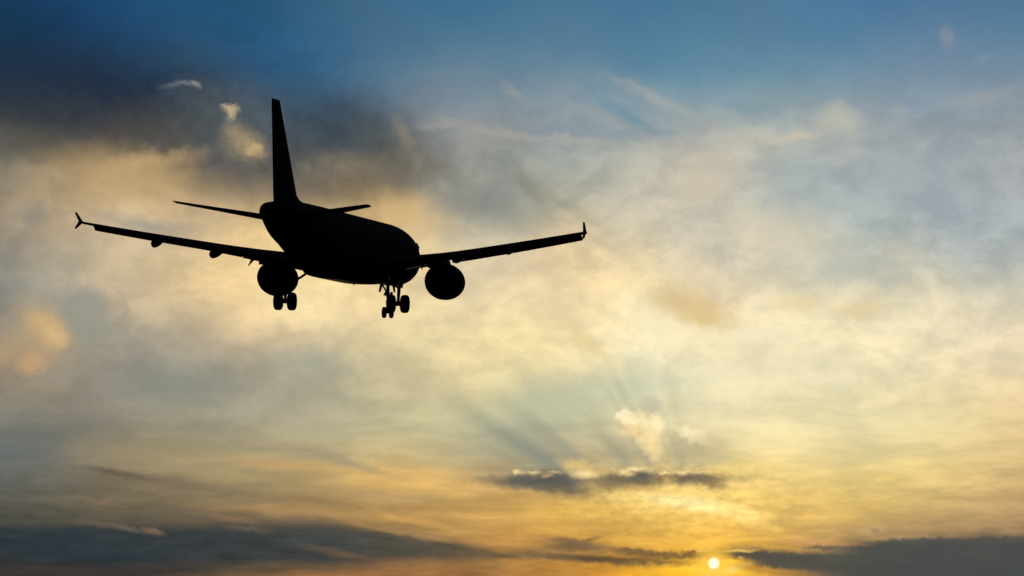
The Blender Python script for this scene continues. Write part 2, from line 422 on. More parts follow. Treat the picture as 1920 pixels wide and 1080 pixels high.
# --- the small dark clouds above the sun, with burning rims
puff((1010, 898), (110, 16), (128, 116, 92), 0.55, -4, 0.95, PR)
puff((1235, 894), (140, 13), (150, 130, 92), 0.55, -2, 0.95, PR)
puff((1160, 898), (220, 6), (120, 108, 86), 0.6, 0, 0.9, PR)
for x, y, a, b in ((970, 885, 6, 4), (1007, 887, 22, 3), (1038, 885, 12, 3), (1094, 891, 22, 7), (1172, 886, 10, 5), (1198, 880, 22, 5), (1217, 884, 10, 4), (1245, 886, 8, 3), (1280, 886, 16, 3), (1312, 887, 9, 3)):
    puff((x, y), (a, b), (255, 228, 160), 0.85, 0, 0.85, PC)
puff((935, 904), (34, 8), (132, 114, 88), 0.7, -10, 0.9, PR)
puff((982, 902), (40, 12), (98, 96, 88), 0.9, -4, 0.7, PR)
puff((1040, 904), (54, 16), (90, 91, 86), 0.95, -5, 0.65, PR)
puff((1058, 920), (46, 10), (108, 100, 82), 0.75, -6, 0.95, PR)
puff((1156, 903), (34, 14), (110, 102, 84), 0.88, 6, 0.8, PR)
puff((1204, 896), (28, 12), (94, 94, 87), 0.92, 0, 0.65, PR)
puff((1190, 910), (50, 10), (146, 124, 86), 0.65, 6, 0.95, PR)
puff((1255, 896), (24, 6), (160, 132, 86), 0.75, 0, 0.9, PR)
puff((1300, 897), (42, 11), (106, 98, 84), 0.9, -3, 0.75, PR)
puff((1336, 908), (22, 10), (140, 120, 86), 0.75, -20, 0.9, PR)
puff((1180, 890), (8, 4), (250, 214, 140), 0.6, 0, 0.9, PC)
puff((1026, 892), (10, 3), (226, 190, 128), 0.5, 0, 0.9, PC)
# --- streaks just above the sun
puff((1064, 1013), (40, 6), (124, 99, 73), 0.85, -6, 0.9, PC)
puff((1080, 1023), (54, 9), (114, 92, 70), 0.9, -2, 0.85, PC)
puff((1104, 1012), (22, 3), (132, 102, 70), 0.7, 14, 0.9, PC)
puff((1020, 1034), (70, 5), (138, 108, 74), 0.7, -5, 0.95, PQ)
puff((1000, 1042), (90, 6), (124, 100, 72), 0.7, -2, 0.95, PQ)
puff((1120, 1048), (130, 6), (102, 84, 64), 0.95, -4, 0.85, PQ)
puff((1185, 1054), (70, 6), (98, 80, 62), 0.92, -3, 0.8, PC)
puff((1180, 1032), (40, 4), (160, 124, 76), 0.7, -12, 0.9, PC)
puff((1206, 1037), (50, 6), (122, 97, 68), 0.9, -6, 0.8, PC)
puff((1255, 1040), (60, 7), (114, 92, 66), 0.95, -2, 0.8, PC)
puff((1315, 1039), (50, 6), (122, 94, 60), 0.92, 0, 0.8, PC)
# --- the dark bank along the horizon, left
puff((150, 1020), (290, 32), (46, 56, 62), 0.95, -1.5, 0.35, PS)
puff((480, 1022), (260, 32), (56, 62, 63), 0.92, -2, 0.4, PS)
puff((640, 1010), (190, 26), (66, 70, 68), 0.85, -5, 0.5, PS)
puff((790, 1032), (110, 17), (82, 78, 66), 0.85, -5, 0.5, PS)
puff((900, 1042), (70, 5), (104, 88, 66), 0.7, -4, 0.7, PS)
puff((150, 1074), (260, 9), (64, 58, 53), 0.8, -1, 0.8, PS)
puff((460, 1078), (150, 9), (96, 78, 60), 0.8, 3, 0.9, PS)
puff((700, 1078), (190, 10), (160, 112, 66), 0.8, 2, 0.8, PS)
puff((640, 1036), (60, 6), (128, 100, 74), 0.5, -12, 0.9, PS)
puff((288, 997), (16, 5), (150, 124, 94), 0.6, -14, 0.95, PC)
puff((200, 986), (50, 4), (112, 102, 84), 0.5, -8, 0.95, PC)
puff((250, 994), (30, 4), (116, 104, 86), 0.5, -14, 0.95, PC)
puff((430, 972), (34, 7), (150, 118, 90), 0.6, -14, 0.9, PS)
puff((470, 992), (36, 5), (112, 100, 84), 0.55, -8, 0.9, PC)
puff((760, 1000), (90, 5), (176, 138, 88), 0.55, -12, 0.9, PS)
# --- sunlit gap and glow round the sun
n_s, _ = NOISE(VM('MULTIPLY', P, (0.55, 1.0, 1.0)), 8.0, 6.0, 0.62, 0.0, 8)
fl = M('MULTIPLY', ramp01(ELL(P, S(1250, 935), -4, (3.4, 1.15)), 1.0, 0.3), M('MULTIPLY', M('SUBTRACT', n_s, 0.5), 0.95))
CUR[0] = CSCALE(CUR[0], M('ADD', 1.0, fl))
n_m, _ = NOISE(VM('MULTIPLY', P, (0.30, 1.4, 1.0)), 4.5, 6.0, 0.60, 0.0, 9)
fm = M('MULTIPLY', ramp01(V, -2.6, -4.0), M('MULTIPLY', M('SUBTRACT', n_m, 0.5), 0.6))
CUR[0] = CSCALE(CUR[0], M('ADD', 1.0, fm))
puff((1345, 1062), (120, 26), (255, 196, 52), 0.7, 0, 0.98, PQ)
glow = M('POWER', 2.718, M('MULTIPLY', RAD, -2.6))
gl = M('MULTIPLY', glow, 0.75)
CUR[0] = MIX(1.0, CUR[0], RGB(gl, M('MULTIPLY', gl, 0.5), M('MULTIPLY', gl, 0.06)), 'ADD')
# --- the dark bank along the horizon, right
puff((1285, 1041), (120, 6), (116, 88, 54), 0.85, -1, 0.85, PK)
puff((1215, 1050), (90, 5), (110, 84, 56), 0.75, -3, 0.9, PK)
puff((1392, 1037), (60, 7), (104, 84, 58), 0.9, -2, 0.8, PK)
puff((1100, 1030), (90, 6), (116, 92, 66), 0.6, -3, 0.9, PK)
puff((1372, 1036), (70, 7), (120, 94, 60), 0.85, -2, 0.7, PC)
bank(1405, 2400, 1031, 1064, 6, (86, 82, 72), 0.95, -0.05, 40, PC)
puff((1480, 1052), (110, 16), (84, 80, 70), 0.9, -10, 0.6, PQ)
bank(1560, 2600, 1018, 1130, 8, (78, 80, 74), 0.97, 0.02, 70, PQ)
bank(1640, 2600, 1014, 1140, 7, (76, 79, 75), 0.97, 0.012, 60, PQ)
puff((1860, 1074), (220, 26), (72, 75, 71), 0.7, 0, 0.95)
puff((1552, 1026), (44, 5), (88, 84, 74), 0.8, 4, 0.8, PK)
puff((1700, 1017), (60, 5), (84, 84, 77), 0.75, 2, 0.8, PK)
puff((1850, 1015), (70, 5), (82, 83, 77), 0.75, 2, 0.8, PK)
puff((1632, 994), (26, 8), (200, 164, 116), 0.75, 5, 0.7, PC)
puff((1640, 996), (8, 5), (150, 126, 100), 0.6, 0, 0.7, PC)
puff((1530, 1018), (70, 5), (214, 160, 100), 0.7, -2, 0.8, PC)
puff((1385, 1032), (30, 3), (255, 206, 110), 0.7, 0, 0.7, PC)
puff((1310, 1030), (26, 3), (250, 196, 100), 0.6, 0, 0.7, PC)
puff((1345, 1072), (22, 6), (255, 226, 110), 0.9, 0, 0.9, PC)
puff((1378, 1066), (22, 5), (255, 230, 120), 0.9, 14, 0.8, PC)
puff((1420, 1068), (44, 7), (196, 140, 62), 0.7, -8, 0.7, PC)
puff((1480, 1076), (44, 6), (150, 112, 66), 0.6, -6, 0.8, PC)
puff((1252, 901), (9, 6), (226, 188, 118), 0.6, 0, 0.9, PR)
fm2 = M('MULTIPLY', ramp01(V, -4.4, -4.8), M('MULTIPLY', M('SUBTRACT', n_m, 0.5), 0.4))
CUR[0] = CSCALE(CUR[0], M('ADD', 1.0, fm2))
# --- the sun itself
disc = ramp01(RAD, 0.135, 0.05)
halo = ramp01(RAD, 0.50, 0.07, 0.0, 0.9)
CUR[0] = MIX(halo, CUR[0], (1.0, 0.60, 0.07))
CUR[0] = MIX(disc, CUR[0], (1.5, 1.3, 0.85))

# --- clear sky outside the cloud deck, and the two joined
sky = NT.nodes.new('ShaderNodeTexSky')
sky.sky_type = 'NISHITA'
sky.sun_disc = False
sky.sun_elevation = SUN_EL
sky.sun_rotation = SUN_AZ
sky.altitude = 30.0
bg_clear = NT.nodes.new('ShaderNodeBackground')
NT.links.new(sky.outputs[0], bg_clear.inputs['Color'])
bg_clear.inputs['Strength'].default_value = 0.05
bg_deck = NT.nodes.new('ShaderNodeBackground')
NT.links.new(CUR[0], bg_deck.inputs['Color'])
bg_deck.inputs['Strength'].default_value = 1.0
cover = M('MULTIPLY', ramp01(M('ABSOLUTE', AZ), 0.75, 0.30), ramp01(EL, 0.55, 0.22))
mixs = NT.nodes.new('ShaderNodeMixShader')
NT.links.new(cover, mixs.inputs[0])
NT.links.new(bg_clear.outputs[0], mixs.inputs[1])
NT.links.new(bg_deck.outputs[0], mixs.inputs[2])
wout = NT.nodes.new('ShaderNodeOutputWorld')
NT.links.new(mixs.outputs[0], wout.inputs['Surface'])

# ================================================================== ground
me = bpy.data.meshes.new('ground')
bm = bmesh.new()
bmesh.ops.create_grid(bm, x_segments=24, y_segments=24, size=20000.0)
bm.to_mesh(me); bm.free()
ground = bpy.data.objects.new('ground', me)
COL.objects.link(ground)
ground['kind'] = 'structure'
gm = bpy.data.materials.new('dry_grass'); gm.use_nodes = True
gn = gm.node_tree
gb = gn.nodes['Principled BSDF']; gb.inputs['Roughness'].default_value = 0.95; gb.inputs['Specular IOR Level'].default_value = 0.05
gt = gn.nodes.new('ShaderNodeTexCoord'); gx = gn.nodes.new('ShaderNodeTexNoise')
gx.inputs['Scale'].default_value = 0.05; gx.inputs['Detail'].default_value = 8
gr = gn.nodes.new('ShaderNodeValToRGB')
gr.color_ramp.elements[0].color = (0.030, 0.036, 0.014, 1); gr.color_ramp.elements[1].color = (0.075, 0.068, 0.030, 1)
gn.links.new(gt.outputs['Object'], gx.inputs['Vector']); gn.links.new(gx.outputs[0], gr.inputs[0]); gn.links.new(gr.outputs[0], gb.inputs['Base Color'])
me.materials.append(gm)
# ================================================================== where the airliner is and how its parts are set
POSX, POSY, POSZ = -7.336, 366.847, 35.78            # its nose, 367 m out and 34 m up
ROTM = ((0.213061, -0.976534, 0.031391), (0.976368, 0.211615, -0.043866), (0.036194, 0.039996, 0.998544))
WZ0, WDIH, WFLEX = -1.15, 7.0, 0.25
SLATS = ((2.6, 5.0), (6.6, 9.6), (9.65, 13.0), (13.05, 16.45))
SLAT_DEF, SLAT_DX, SLAT_DZ = 24.0, -0.62, -0.33
FLAP_DEF = 13.0
FTF = ((8.2, 3.6, 0.55), (11.9, 3.0, 0.5))
FENCE_H1, FENCE_H2, FENCE_OUT = 0.56, 0.50, 0.11
ENG_Z = -2.06
FIN_TOP, FIN_TIP_LE, FIN_TIP_TE = 8.06, 35.2, 37.1
TPZ, TPDIH, TPINC, ELEV = 0.62, 7.9, -2.0, 0.0
MG_Z, NG_Z = -3.81, -3.89
ANT = (14.2, 10.6)

# ================================================================== materials
def material(name, color, rough=0.6, metallic=0.0, spec=0.2, mottling=0.15, scale=1.2):
    m = bpy.data.materials.new(name); m.use_nodes = True
    nt = m.node_tree
    b = nt.nodes['Principled BSDF']
    b.inputs['Roughness'].default_value = rough
    b.inputs['Metallic'].default_value = metallic
    b.inputs['Specular IOR Level'].default_value = spec
    t = nt.nodes.new('ShaderNodeTexCoord')
    n = nt.nodes.new('ShaderNodeTexNoise')
    n.inputs['Scale'].default_value = scale; n.inputs['Detail'].default_value = 5
    nt.links.new(t.outputs['Object'], n.inputs['Vector'])
    r = nt.nodes.new('ShaderNodeValToRGB')
    r.color_ramp.elements[0].position = 0.3; r.color_ramp.elements[1].position = 0.75
    r.color_ramp.elements[0].color = (*[c * (1 - mottling) for c in color], 1)
    r.color_ramp.elements[1].color = (*[c * (1 + mottling) for c in color], 1)
    nt.links.new(n.outputs[0], r.inputs[0])
    nt.links.new(r.outputs[0], b.inputs['Base Color'])
    return m

PAINT = material('silhouette_paint', (0.004, 0.0042, 0.005), 0.85, 0, 0.03)  # airframe's backlit shade put into the base colour as near-black
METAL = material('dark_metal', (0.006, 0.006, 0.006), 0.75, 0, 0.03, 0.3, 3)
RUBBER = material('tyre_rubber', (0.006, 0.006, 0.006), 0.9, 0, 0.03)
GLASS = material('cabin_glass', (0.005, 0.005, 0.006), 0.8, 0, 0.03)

# ================================================================== mesh helpers
# Aircraft axes: X forward, Y to the left wing, Z up, metres. Stations run aft from the nose (x = -station).
class MB:
    def __init__(self): self.v = []; self.f = []
    def ring_loft(self, rings, cap0=True, cap1=True):
        n = len(rings[0]); b = len(self.v)
        for r in rings: self.v.extend([tuple(p) for p in r])
        for i in range(len(rings) - 1):
            for j in range(n):
                k = (j + 1) % n
                self.f.append((b + i * n + j, b + i * n + k, b + (i + 1) * n + k, b + (i + 1) * n + j))
        if cap0: self.f.append(tuple(b + j for j in range(n))[::-1])
        if cap1: self.f.append(tuple(b + (len(rings) - 1) * n + j for j in range(n)))
        return self
    def tube(self, pts, rad, n=10):
        if not isinstance(rad, (list, tuple)): rad = [rad] * len(pts)
        pts = [Vector(p) for p in pts]; rings = []
        for i, p in enumerate(pts):
            d = (pts[min(i + 1, len(pts) - 1)] - pts[max(i - 1, 0)]).normalized()
            a = d.orthogonal().normalized() if i == 0 else (a - d * a.dot(d)).normalized()
            c = d.cross(a)
            rings.append([p + rad[i] * (math.cos(t) * a + math.sin(t) * c) for t in [2 * math.pi * k / n for k in range(n)]])
        return self.ring_loft(rings)
    def plate(self, quad, thick):
        q = [Vector(p) for p in quad]
        nrm = (q[1] - q[0]).cross(q[2] - q[0]).normalized() * thick * 0.5
        return self.ring_loft([[p - nrm for p in q], [p + nrm for p in q]])
    def lathe_y(self, c, prof, n=28):
        """revolve (offset along Y, radius) round the Y axis through c"""
        rings = [[(c[0] + r * math.cos(2 * math.pi * k / n), c[1] + o, c[2] + r * math.sin(2 * math.pi * k / n)) for k in range(n)] for o, r in prof]
        return self.ring_loft(rings)
    def build(self, name, mat, parent, smooth=True, bevel=0.0):
        me = bpy.data.meshes.new(name); me.from_pydata(self.v, [], self.f)
        bm = bmesh.new(); bm.from_mesh(me)
        bmesh.ops.remove_doubles(bm, verts=bm.verts, dist=1e-5)
        bmesh.ops.recalc_face_normals(bm, faces=bm.faces)
        bm.to_mesh(me); bm.free()
        if smooth:
            for p in me.polygons: p.use_smooth = True
            me.set_sharp_from_angle(angle=math.radians(40))
        me.materials.append(mat)
        o = bpy.data.objects.new(name, me); COL.objects.link(o)
        o.parent = parent
        return o

def interp(tbl, s):
    """monotone cubic through (s, a, b, ...) rows"""
    xs = [r[0] for r in tbl]
    s = min(max(s, xs[0]), xs[-1])
    i = max(0, min(len(xs) - 2, next((k for k in range(len(xs) - 1) if s <= xs[k + 1]), len(xs) - 2)))
    out = []
    for c in range(1, len(tbl[0])):
        def sl(k):
            if k <= 0 or k >= len(xs) - 1:
                k0, k1 = (0, 1) if k <= 0 else (len(xs) - 2, len(xs) - 1)
                return (tbl[k1][c] - tbl[k0][c]) / (xs[k1] - xs[k0])
            a = (tbl[k][c] - tbl[k - 1][c]) / (xs[k] - xs[k - 1]); b = (tbl[k + 1][c] - tbl[k][c]) / (xs[k + 1] - xs[k])
            return 0 if a * b <= 0 else 2 * a * b / (a + b)
        h = xs[i + 1] - xs[i]; t = (s - xs[i]) / h
        p0, p1, m0, m1 = tbl[i][c], tbl[i + 1][c], sl(i) * h, sl(i + 1) * h
        out.append((2 * t**3 - 3 * t**2 + 1) * p0 + (t**3 - 2 * t**2 + t) * m0 + (-2 * t**3 + 3 * t**2) * p1 + (t**3 - t**2) * m1)
    return out

def airfoil(n=14, te=0.004, camber=0.02):
    """closed loop of (chord fraction, height / thickness) from the trailing edge over the top and back below"""
    up, dn = [], []
    for k in range(n + 1):
        x = 0.5 * (1 - math.cos(math.pi * k / n))
        t = 5 * (0.2969 * math.sqrt(x) - 0.1260 * x - 0.3516 * x**2 + 0.2843 * x**3 - 0.1036 * x**4) + te * x
        up.append((x, t)); dn.append((x, -t))
    return up[::-1] + dn[1:-1] + [dn[-1]]
FOIL = airfoil()

def foil_ring(le, chord, thick, twist=0.0, vertical=False, side=1, cut=(0.0, 1.0)):
    """wing section with its leading edge at le; thick = thickness / chord; twist nose-up degrees"""
    out = []
    ct, st = math.cos(math.radians(twist)), math.sin(math.radians(twist))
    for x, t in FOIL:
        x = min(max(x, cut[0]), cut[1])
        a, h = -x * chord, t * thick * chord
        if vertical: out.append((le[0] + a, le[1] + h, le[2]))
        else: out.append((le[0] + a * ct - h * st, le[1], le[2] + a * st * 1.0 + h * ct))
    return out

# ================================================================== the airliner
DIST_POS = (POSX, POSY, POSZ)
air = bpy.data.objects.new('airliner', None); COL.objects.link(air)
air['label'] = "twin-engine airliner in black silhouette on final approach with wheels and flaps down"
air['category'] = "airplane"
air.empty_display_size = 2.0
ROT = Matrix(ROTM)
ROOT = Vector((-17.7, 0.0, -4.3))                    # base of the thing: on the ground between its main wheels
air.matrix_world = Matrix.Translation(Vector(DIST_POS) + ROT @ ROOT) @ ROT.to_4x4()

def part(mb, name, mat, parent=None, **kw):
    """a part whose mesh is written in nose-based metres"""
    mb.v = [(x - ROOT.x, y - ROOT.y, z - ROOT.z) for x, y, z in mb.v]
    return mb.build(name, mat, parent or air, **kw)

# ---- fuselage: station, half width, top, bottom
FUS = [(0.0, 0.03, -0.52, -0.60), (0.15, 0.33, -0.22, -0.90), (0.5, 0.68, 0.06, -1.22), (1.0, 1.0, 0.34, -1.47),
       (1.8, 1.36, 0.82, -1.72), (2.6, 1.66, 1.36, -1.92), (3.6, 1.85, 1.80, -2.02), (5.0, 1.93, 2.0, -2.05), (6.6, 1.975, 2.07, -2.07),
       (12, 1.975, 2.07, -2.07), (23.5, 1.975, 2.07, -2.07), (25.5, 1.96, 2.07, -1.97), (27.5, 1.88, 2.06, -1.66), (29.5, 1.72, 2.05, -1.22),
       (31.5, 1.57, 1.99, -0.84), (33.5, 1.26, 1.88, -0.38), (35.0, 0.97, 1.76, -0.03), (36.3, 0.72, 1.64, 0.24), (37.2, 0.53, 1.54, 0.43), (37.57, 0.42, 1.46, 0.52)]
NSEG = 48
def fus_ring(s):
    w, zt, zb = interp(FUS, s)
    zc, h = (zt + zb) / 2, (zt - zb) / 2
    return [(-s, w * math.sin(2 * math.pi * k / NSEG), zc + h * math.cos(2 * math.pi * k / NSEG)) for k in range(NSEG)]
st = [0, 0.05, 0.15, 0.3, 0.5, 0.75, 1.0, 1.4, 1.8, 2.2, 2.6, 3.1, 3.6, 4.3, 5.0, 5.8, 6.6] + [8 + 1.5 * k for k in range(11)] + [24, 24.75] + [25.5 + 0.75 * k for k in range(16)] + [37.2, 37.45, 37.57]
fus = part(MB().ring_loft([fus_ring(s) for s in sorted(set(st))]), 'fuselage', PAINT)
# wing-to-body fairing
BF = [(10.2, 0.3, -2.02, -2.10), (11.2, 1.5, -1.5, -2.28), (12.6, 2.0, -1.2, -2.36), (14.5, 2.12, -1.0, -2.36), (18.5, 2.12, -0.95, -2.36), (20.3, 2.0, -1.1, -2.36), (21.8, 1.6, -1.4, -2.28), (23.2, 0.5, -1.95, -2.1)]
rings = []
for k in range(27):
    s = 10.2 + 0.5 * k
    w, zt, zb = interp(BF, s)
    zc, h = (zt + zb) / 2, (zt - zb) / 2
    ring = []
    for j in range(32):
        a = 2 * math.pi * j / 32; c, d = math.cos(a), math.sin(a)
        ring.append((-s, w * math.copysign(abs(d) ** 0.75, d), zc + h * math.copysign(abs(c) ** 0.75, c)))
    rings.append(ring)
part(MB().ring_loft(rings), 'belly_fairing', PAINT, fus)
# exhaust of the auxiliary power unit at the tail
part(MB().tube([(-37.5, 0, 0.99), (-37.68, 0, 1.0)], [0.27, 0.22], 20), 'tail_exhaust', METAL, fus)
# windows
def skin_y(s, z):
    w, zt, zb = interp(FUS, s)
    return w * math.sqrt(max(0.0, 1 - ((z - (zt + zb) / 2) / ((zt - zb) / 2)) ** 2))
for sgn in (1, -1):
    s = 6.2
    while s < 29.3:
        if not (15.9 < s < 16.3):
            q = [(-(s + ds), sgn * (skin_y(s, 0.32 + dz_) + 0.004), 0.32 + dz_) for ds, dz_ in ((-0.12, -0.10), (-0.07, -0.17), (0.07, -0.17), (0.12, -0.10), (0.12, 0.10), (0.07, 0.17), (-0.07, 0.17), (-0.12, 0.10))]
            part(MB().plate(q, 0.05), 'cabin_window', GLASS, fus, smooth=False)
        s += 0.533
    for a, b_, z0, z1 in ((1.75, 2.25, 0.42, 0.86), (2.3, 2.75, 0.48, 0.98), (2.8, 3.2, 0.6, 0.95)):
        q = [(-s, sgn * (skin_y(s, zz) + 0.01), zz) for s, zz in ((a, z0), (b_, z0), (b_, z1), (a, min(z1, interp(FUS, a)[1] - 0.1)))]
        part(MB().plate(q, 0.20), 'cockpit_window', GLASS, fus, smooth=False)
d_mb = MB()
for sgn in (1, -1):
    for s0, hw, za, zb_ in ((5.0, 0.41, -0.55, 1.3), (31.0, 0.38, -0.25, 1.45)):
        q = []
        n = 6
        A, B = [], []
        for k in range(n + 1):
            zz = za + (zb_ - za) * k / n
            for ds, L in ((-hw, A), (hw, B)):
                w, zt, zb = interp(FUS, s0 + ds)
                yy = w * math.sqrt(max(0.0, 1 - ((zz - (zt + zb) / 2) / ((zt - zb) / 2)) ** 2))
                L.append((-(s0 + ds), sgn * (yy + 0.006), zz))
        for k in range(n): d_mb.plate([A[k], B[k], B[k + 1], A[k + 1]], 0.01)
        part(d_mb, 'passenger_door', PAINT, fus, smooth=False); d_mb = MB()
# blade aerials under the belly
for s in (ANT):
    zb = -2.07 if not 11 < s < 22.8 else -2.34
    part(MB().plate([(-s, 0, zb + 0.05), (-s - 0.38, 0, zb + 0.05), (-s - 0.42, 0, zb - 0.16), (-s - 0.22, 0, zb - 0.16)], 0.03), 'antenna', METAL, fus, smooth=False)

# ---- wing geometry
def wing_at(y):
    """leading-edge station, height of the chord line, chord, thickness, twist at spanwise y"""
    le = 11.75 + (y - 1.97) * 0.576
    te_kink = 18.9
    if y <= 6.4: te = te_kink + (y - 1.97) * 0.03
    else: te = te_kink + 0.13 + (y - 6.4) * 0.275
    c = te - le
    d = max(0.0, y - 1.97)
    z = WZ0 + d * math.tan(math.radians(WDIH)) + WFLEX * (d / 15.0) ** 2
    t = 0.15 - 0.042 * min(1, d / 6.0) - 0.004 * max(0, d - 6) / 9
    tw = 3.5 - 3.5 * d / 15.0
    return le, z, c, t, tw

def sec(y, sgn):
    le, z, c, t, tw = wing_at(y)
    return foil_ring((-le, sgn * y, z + 0.4 * c * math.sin(math.radians(tw))), c, t, tw)

def on_chord(y, frac, dz=0.0):
    le, z, c, t, tw = wing_at(y)
    a = frac * c
    return Vector((-(le + a * math.cos(math.radians(tw))), y, z + (0.4 * c - a) * math.sin(math.radians(tw)) + dz))

def surface_between(y0, y1, f0, rel_chord, thick, deflect, dx, dz, sgn, n=8):
    """a hinged or sliding surface: leading edge at chord fraction f0 moved by (dx aft, dz), turned down by deflect degrees"""
    rings = []
    for k in range(n + 1):
        y = y0 + (y1 - y0) * k / n
        le, z, c, t, tw = wing_at(y)
        p = on_chord(y, f0, dz)
        rings.append(foil_ring((p.x - dx, sgn * y, p.z), rel_chord(c), thick, deflect + tw))
    return MB().ring_loft(rings)

for sgn in (1, -1):
    ys = [0.6, 1.97, 3.0, 4.2, 5.4, 6.4, 7.6, 9, 10.5, 12, 13.5, 15, 16.2, 16.7, 16.9]
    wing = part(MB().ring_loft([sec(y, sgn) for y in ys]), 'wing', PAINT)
    # slats let down along the leading edge
    for y0, y1 in SLATS:
        part(surface_between(y0, y1, 0.0, lambda c: 0.16 * c + 0.50, 0.24, -SLAT_DEF, SLAT_DX, SLAT_DZ, sgn), 'slat', PAINT, wing)
    # trailing-edge flaps and aileron
    part(surface_between(2.2, 6.35, 0.86, lambda c: 0.17 * c + 0.35, 0.13, FLAP_DEF, 0.05, -0.10, sgn), 'flap', PAINT, wing)
    part(surface_between(6.45, 12.8, 0.84, lambda c: 0.24 * c, 0.13, FLAP_DEF, 0.05, -0.08, sgn), 'flap', PAINT, wing)
    part(surface_between(12.9, 16.0, 0.80, lambda c: 0.24 * c, 0.11, 8, 0.0, -0.02, sgn), 'aileron', PAINT, wing)
    # canoe fairings over the flap tracks
    for yf, ln, dep in FTF:
        rings = []
        a = on_chord(yf, 0.50); b = on_chord(yf, 1.0)
        for k in range(15):
            u = k / 14.0
            s0 = a.x + 0.2 - u * (ln)
            zz = a.z - 0.16 - dep * (0.35 * math.sin(math.pi * min(u, 1) ** 1.0) + 0.75 * u ** 1.6)
            r = 0.24 * (min(1.0, u / 0.75) ** 0.7 if u < 0.9 else max(0.12, (1.0 - u) / 0.1)) + 0.01
            rings.append([(s0, sgn * (yf + 0.72 * r * math.sin(2 * math.pi * j / 14)), zz + 1.1 * r * math.cos(2 * math.pi * j / 14)) for j in range(14)])
        part(MB().ring_loft(rings), 'flap_track_fairing', PAINT, wing)
    # small drooped track by the engine
    q = on_chord(5.75, 1.0)
    part(MB().tube([(q.x + 0.9, sgn * 5.75, q.z - 0.15), (q.x - 0.2, sgn * 5.78, q.z - 0.42), (q.x - 0.75, sgn * 5.85, q.z - 0.80)], [0.10, 0.10, 0.03], 8), 'flap_track', METAL, wing)
    # wingtip fence: arrow-shaped, above and below the tip
    le, z, c, t, tw = wing_at(16.9)
    tip = Vector((-le, sgn * 16.93, z + 0.05))
    f = MB()
    up = [(tip.x - 0.45, tip.y, tip.z - 0.04), (tip.x - 1.35, tip.y, tip.z - 0.04), (tip.x - 2.00, tip.y + sgn * FENCE_OUT, tip.z + FENCE_H1), (tip.x - 1.72, tip.y + sgn * FENCE_OUT, tip.z + FENCE_H1)]
    dn = [(tip.x - 0.45, tip.y, tip.z + 0.04), (tip.x - 1.35, tip.y, tip.z + 0.04), (tip.x - 1.95, tip.y + sgn * FENCE_OUT, tip.z - FENCE_H2), (tip.x - 1.70, tip.y + sgn * FENCE_OUT, tip.z - FENCE_H2)]
    f.plate(up, 0.07); f.plate(dn, 0.07)
    part(f, 'wingtip_fence', PAINT, wing)

# ---- engines
for sgn in (1, -1):
    ey, ez = sgn * 5.75, ENG_Z
    prof = [(10.75, 0.86), (10.70, 0.91), (10.77, 0.97), (11.1, 1.06), (11.6, 1.15), (12.2, 1.21), (12.9, 1.225), (13.5, 1.17), (14.0, 1.06), (14.05, 1.0), (13.2, 0.95), (11.8, 0.92), (11.0, 0.86)]
    n = 40
    rings = [[(-s, ey + r * math.sin(2 * math.pi * k / n), ez + r * 1.0 * math.cos(2 * math.pi * k / n)) for k in range(n)] for s, r in prof]
    rings.append(rings[0])
    nac = part(MB().ring_loft(rings, False, False), 'engine', PAINT)
    core = [(12.0, 0.75), (13.0, 0.84), (13.8, 0.76), (14.5, 0.60), (14.8, 0.52), (14.82, 0.45), (14.5, 0.43)]
    part(MB().ring_loft([[(-s, ey + r * math.sin(2 * math.pi * k / n), ez + r * math.cos(2 * math.pi * k / n)) for k in range(n)] for s, r in core]), 'exhaust_nozzle', METAL, nac)
    cone = [(14.2, 0.34), (14.9, 0.27), (15.4, 0.14), (15.6, 0.03)]
    part(MB().ring_loft([[(-s, ey + r * math.sin(2 * math.pi * k / n), ez + r * math.cos(2 * math.pi * k / n)) for k in range(n)] for s, r in cone]), 'exhaust_cone', METAL, nac)
    fan = MB()
    fan.ring_loft([[(-s, ey + r * math.sin(2 * math.pi * k / n), ez + r * math.cos(2 * math.pi * k / n)) for k in range(n)] for s, r in [(11.0, 0.03), (11.2, 0.16), (11.5, 0.30), (11.55, 0.93), (11.65, 0.93)]])
    part(fan, 'fan', METAL, nac)
    # pylon
    py = MB()
    wz = lambda s: ez
    rg = []
    for s, z0, z1, w in ((11.4, ez + 1.10, ez + 1.26, 0.10), (12.3, ez + 1.05, ez + 1.55, 0.22), (13.3, ez + 0.8, WZ0 + 0.42, 0.26), (14.6, ez + 0.55, WZ0 + 0.35, 0.26), (15.8, ez + 0.75, WZ0 + 0.30, 0.22), (17.2, WZ0 - 0.25, WZ0 + 0.28, 0.10)):
        rg.append([(-s, ey + a * w, z) for a, z in ((-1, z0), (-1.0, (z0 + z1) / 2), (-0.9, z1), (0.9, z1), (1.0, (z0 + z1) / 2), (1, z0))])
    part(py.ring_loft(rg), 'pylon', PAINT, nac)

# ---- tail fin
def fin_sec(z):
    u = (z - 1.7) / (FIN_TOP - 1.7)
    le = 29.9 + u * (FIN_TIP_LE - 29.9); te = 35.85 + u * (FIN_TIP_TE - 35.85)
    return foil_ring((-le, 0, z), te - le, 0.10 - 0.01 * u, vertical=True)
zs = [1.2, 1.7, 2.6, 4, 5.5, 7, FIN_TOP - 0.15, FIN_TOP]
fin = part(MB().ring_loft([fin_sec(z) for z in zs]), 'tail_fin', PAINT)
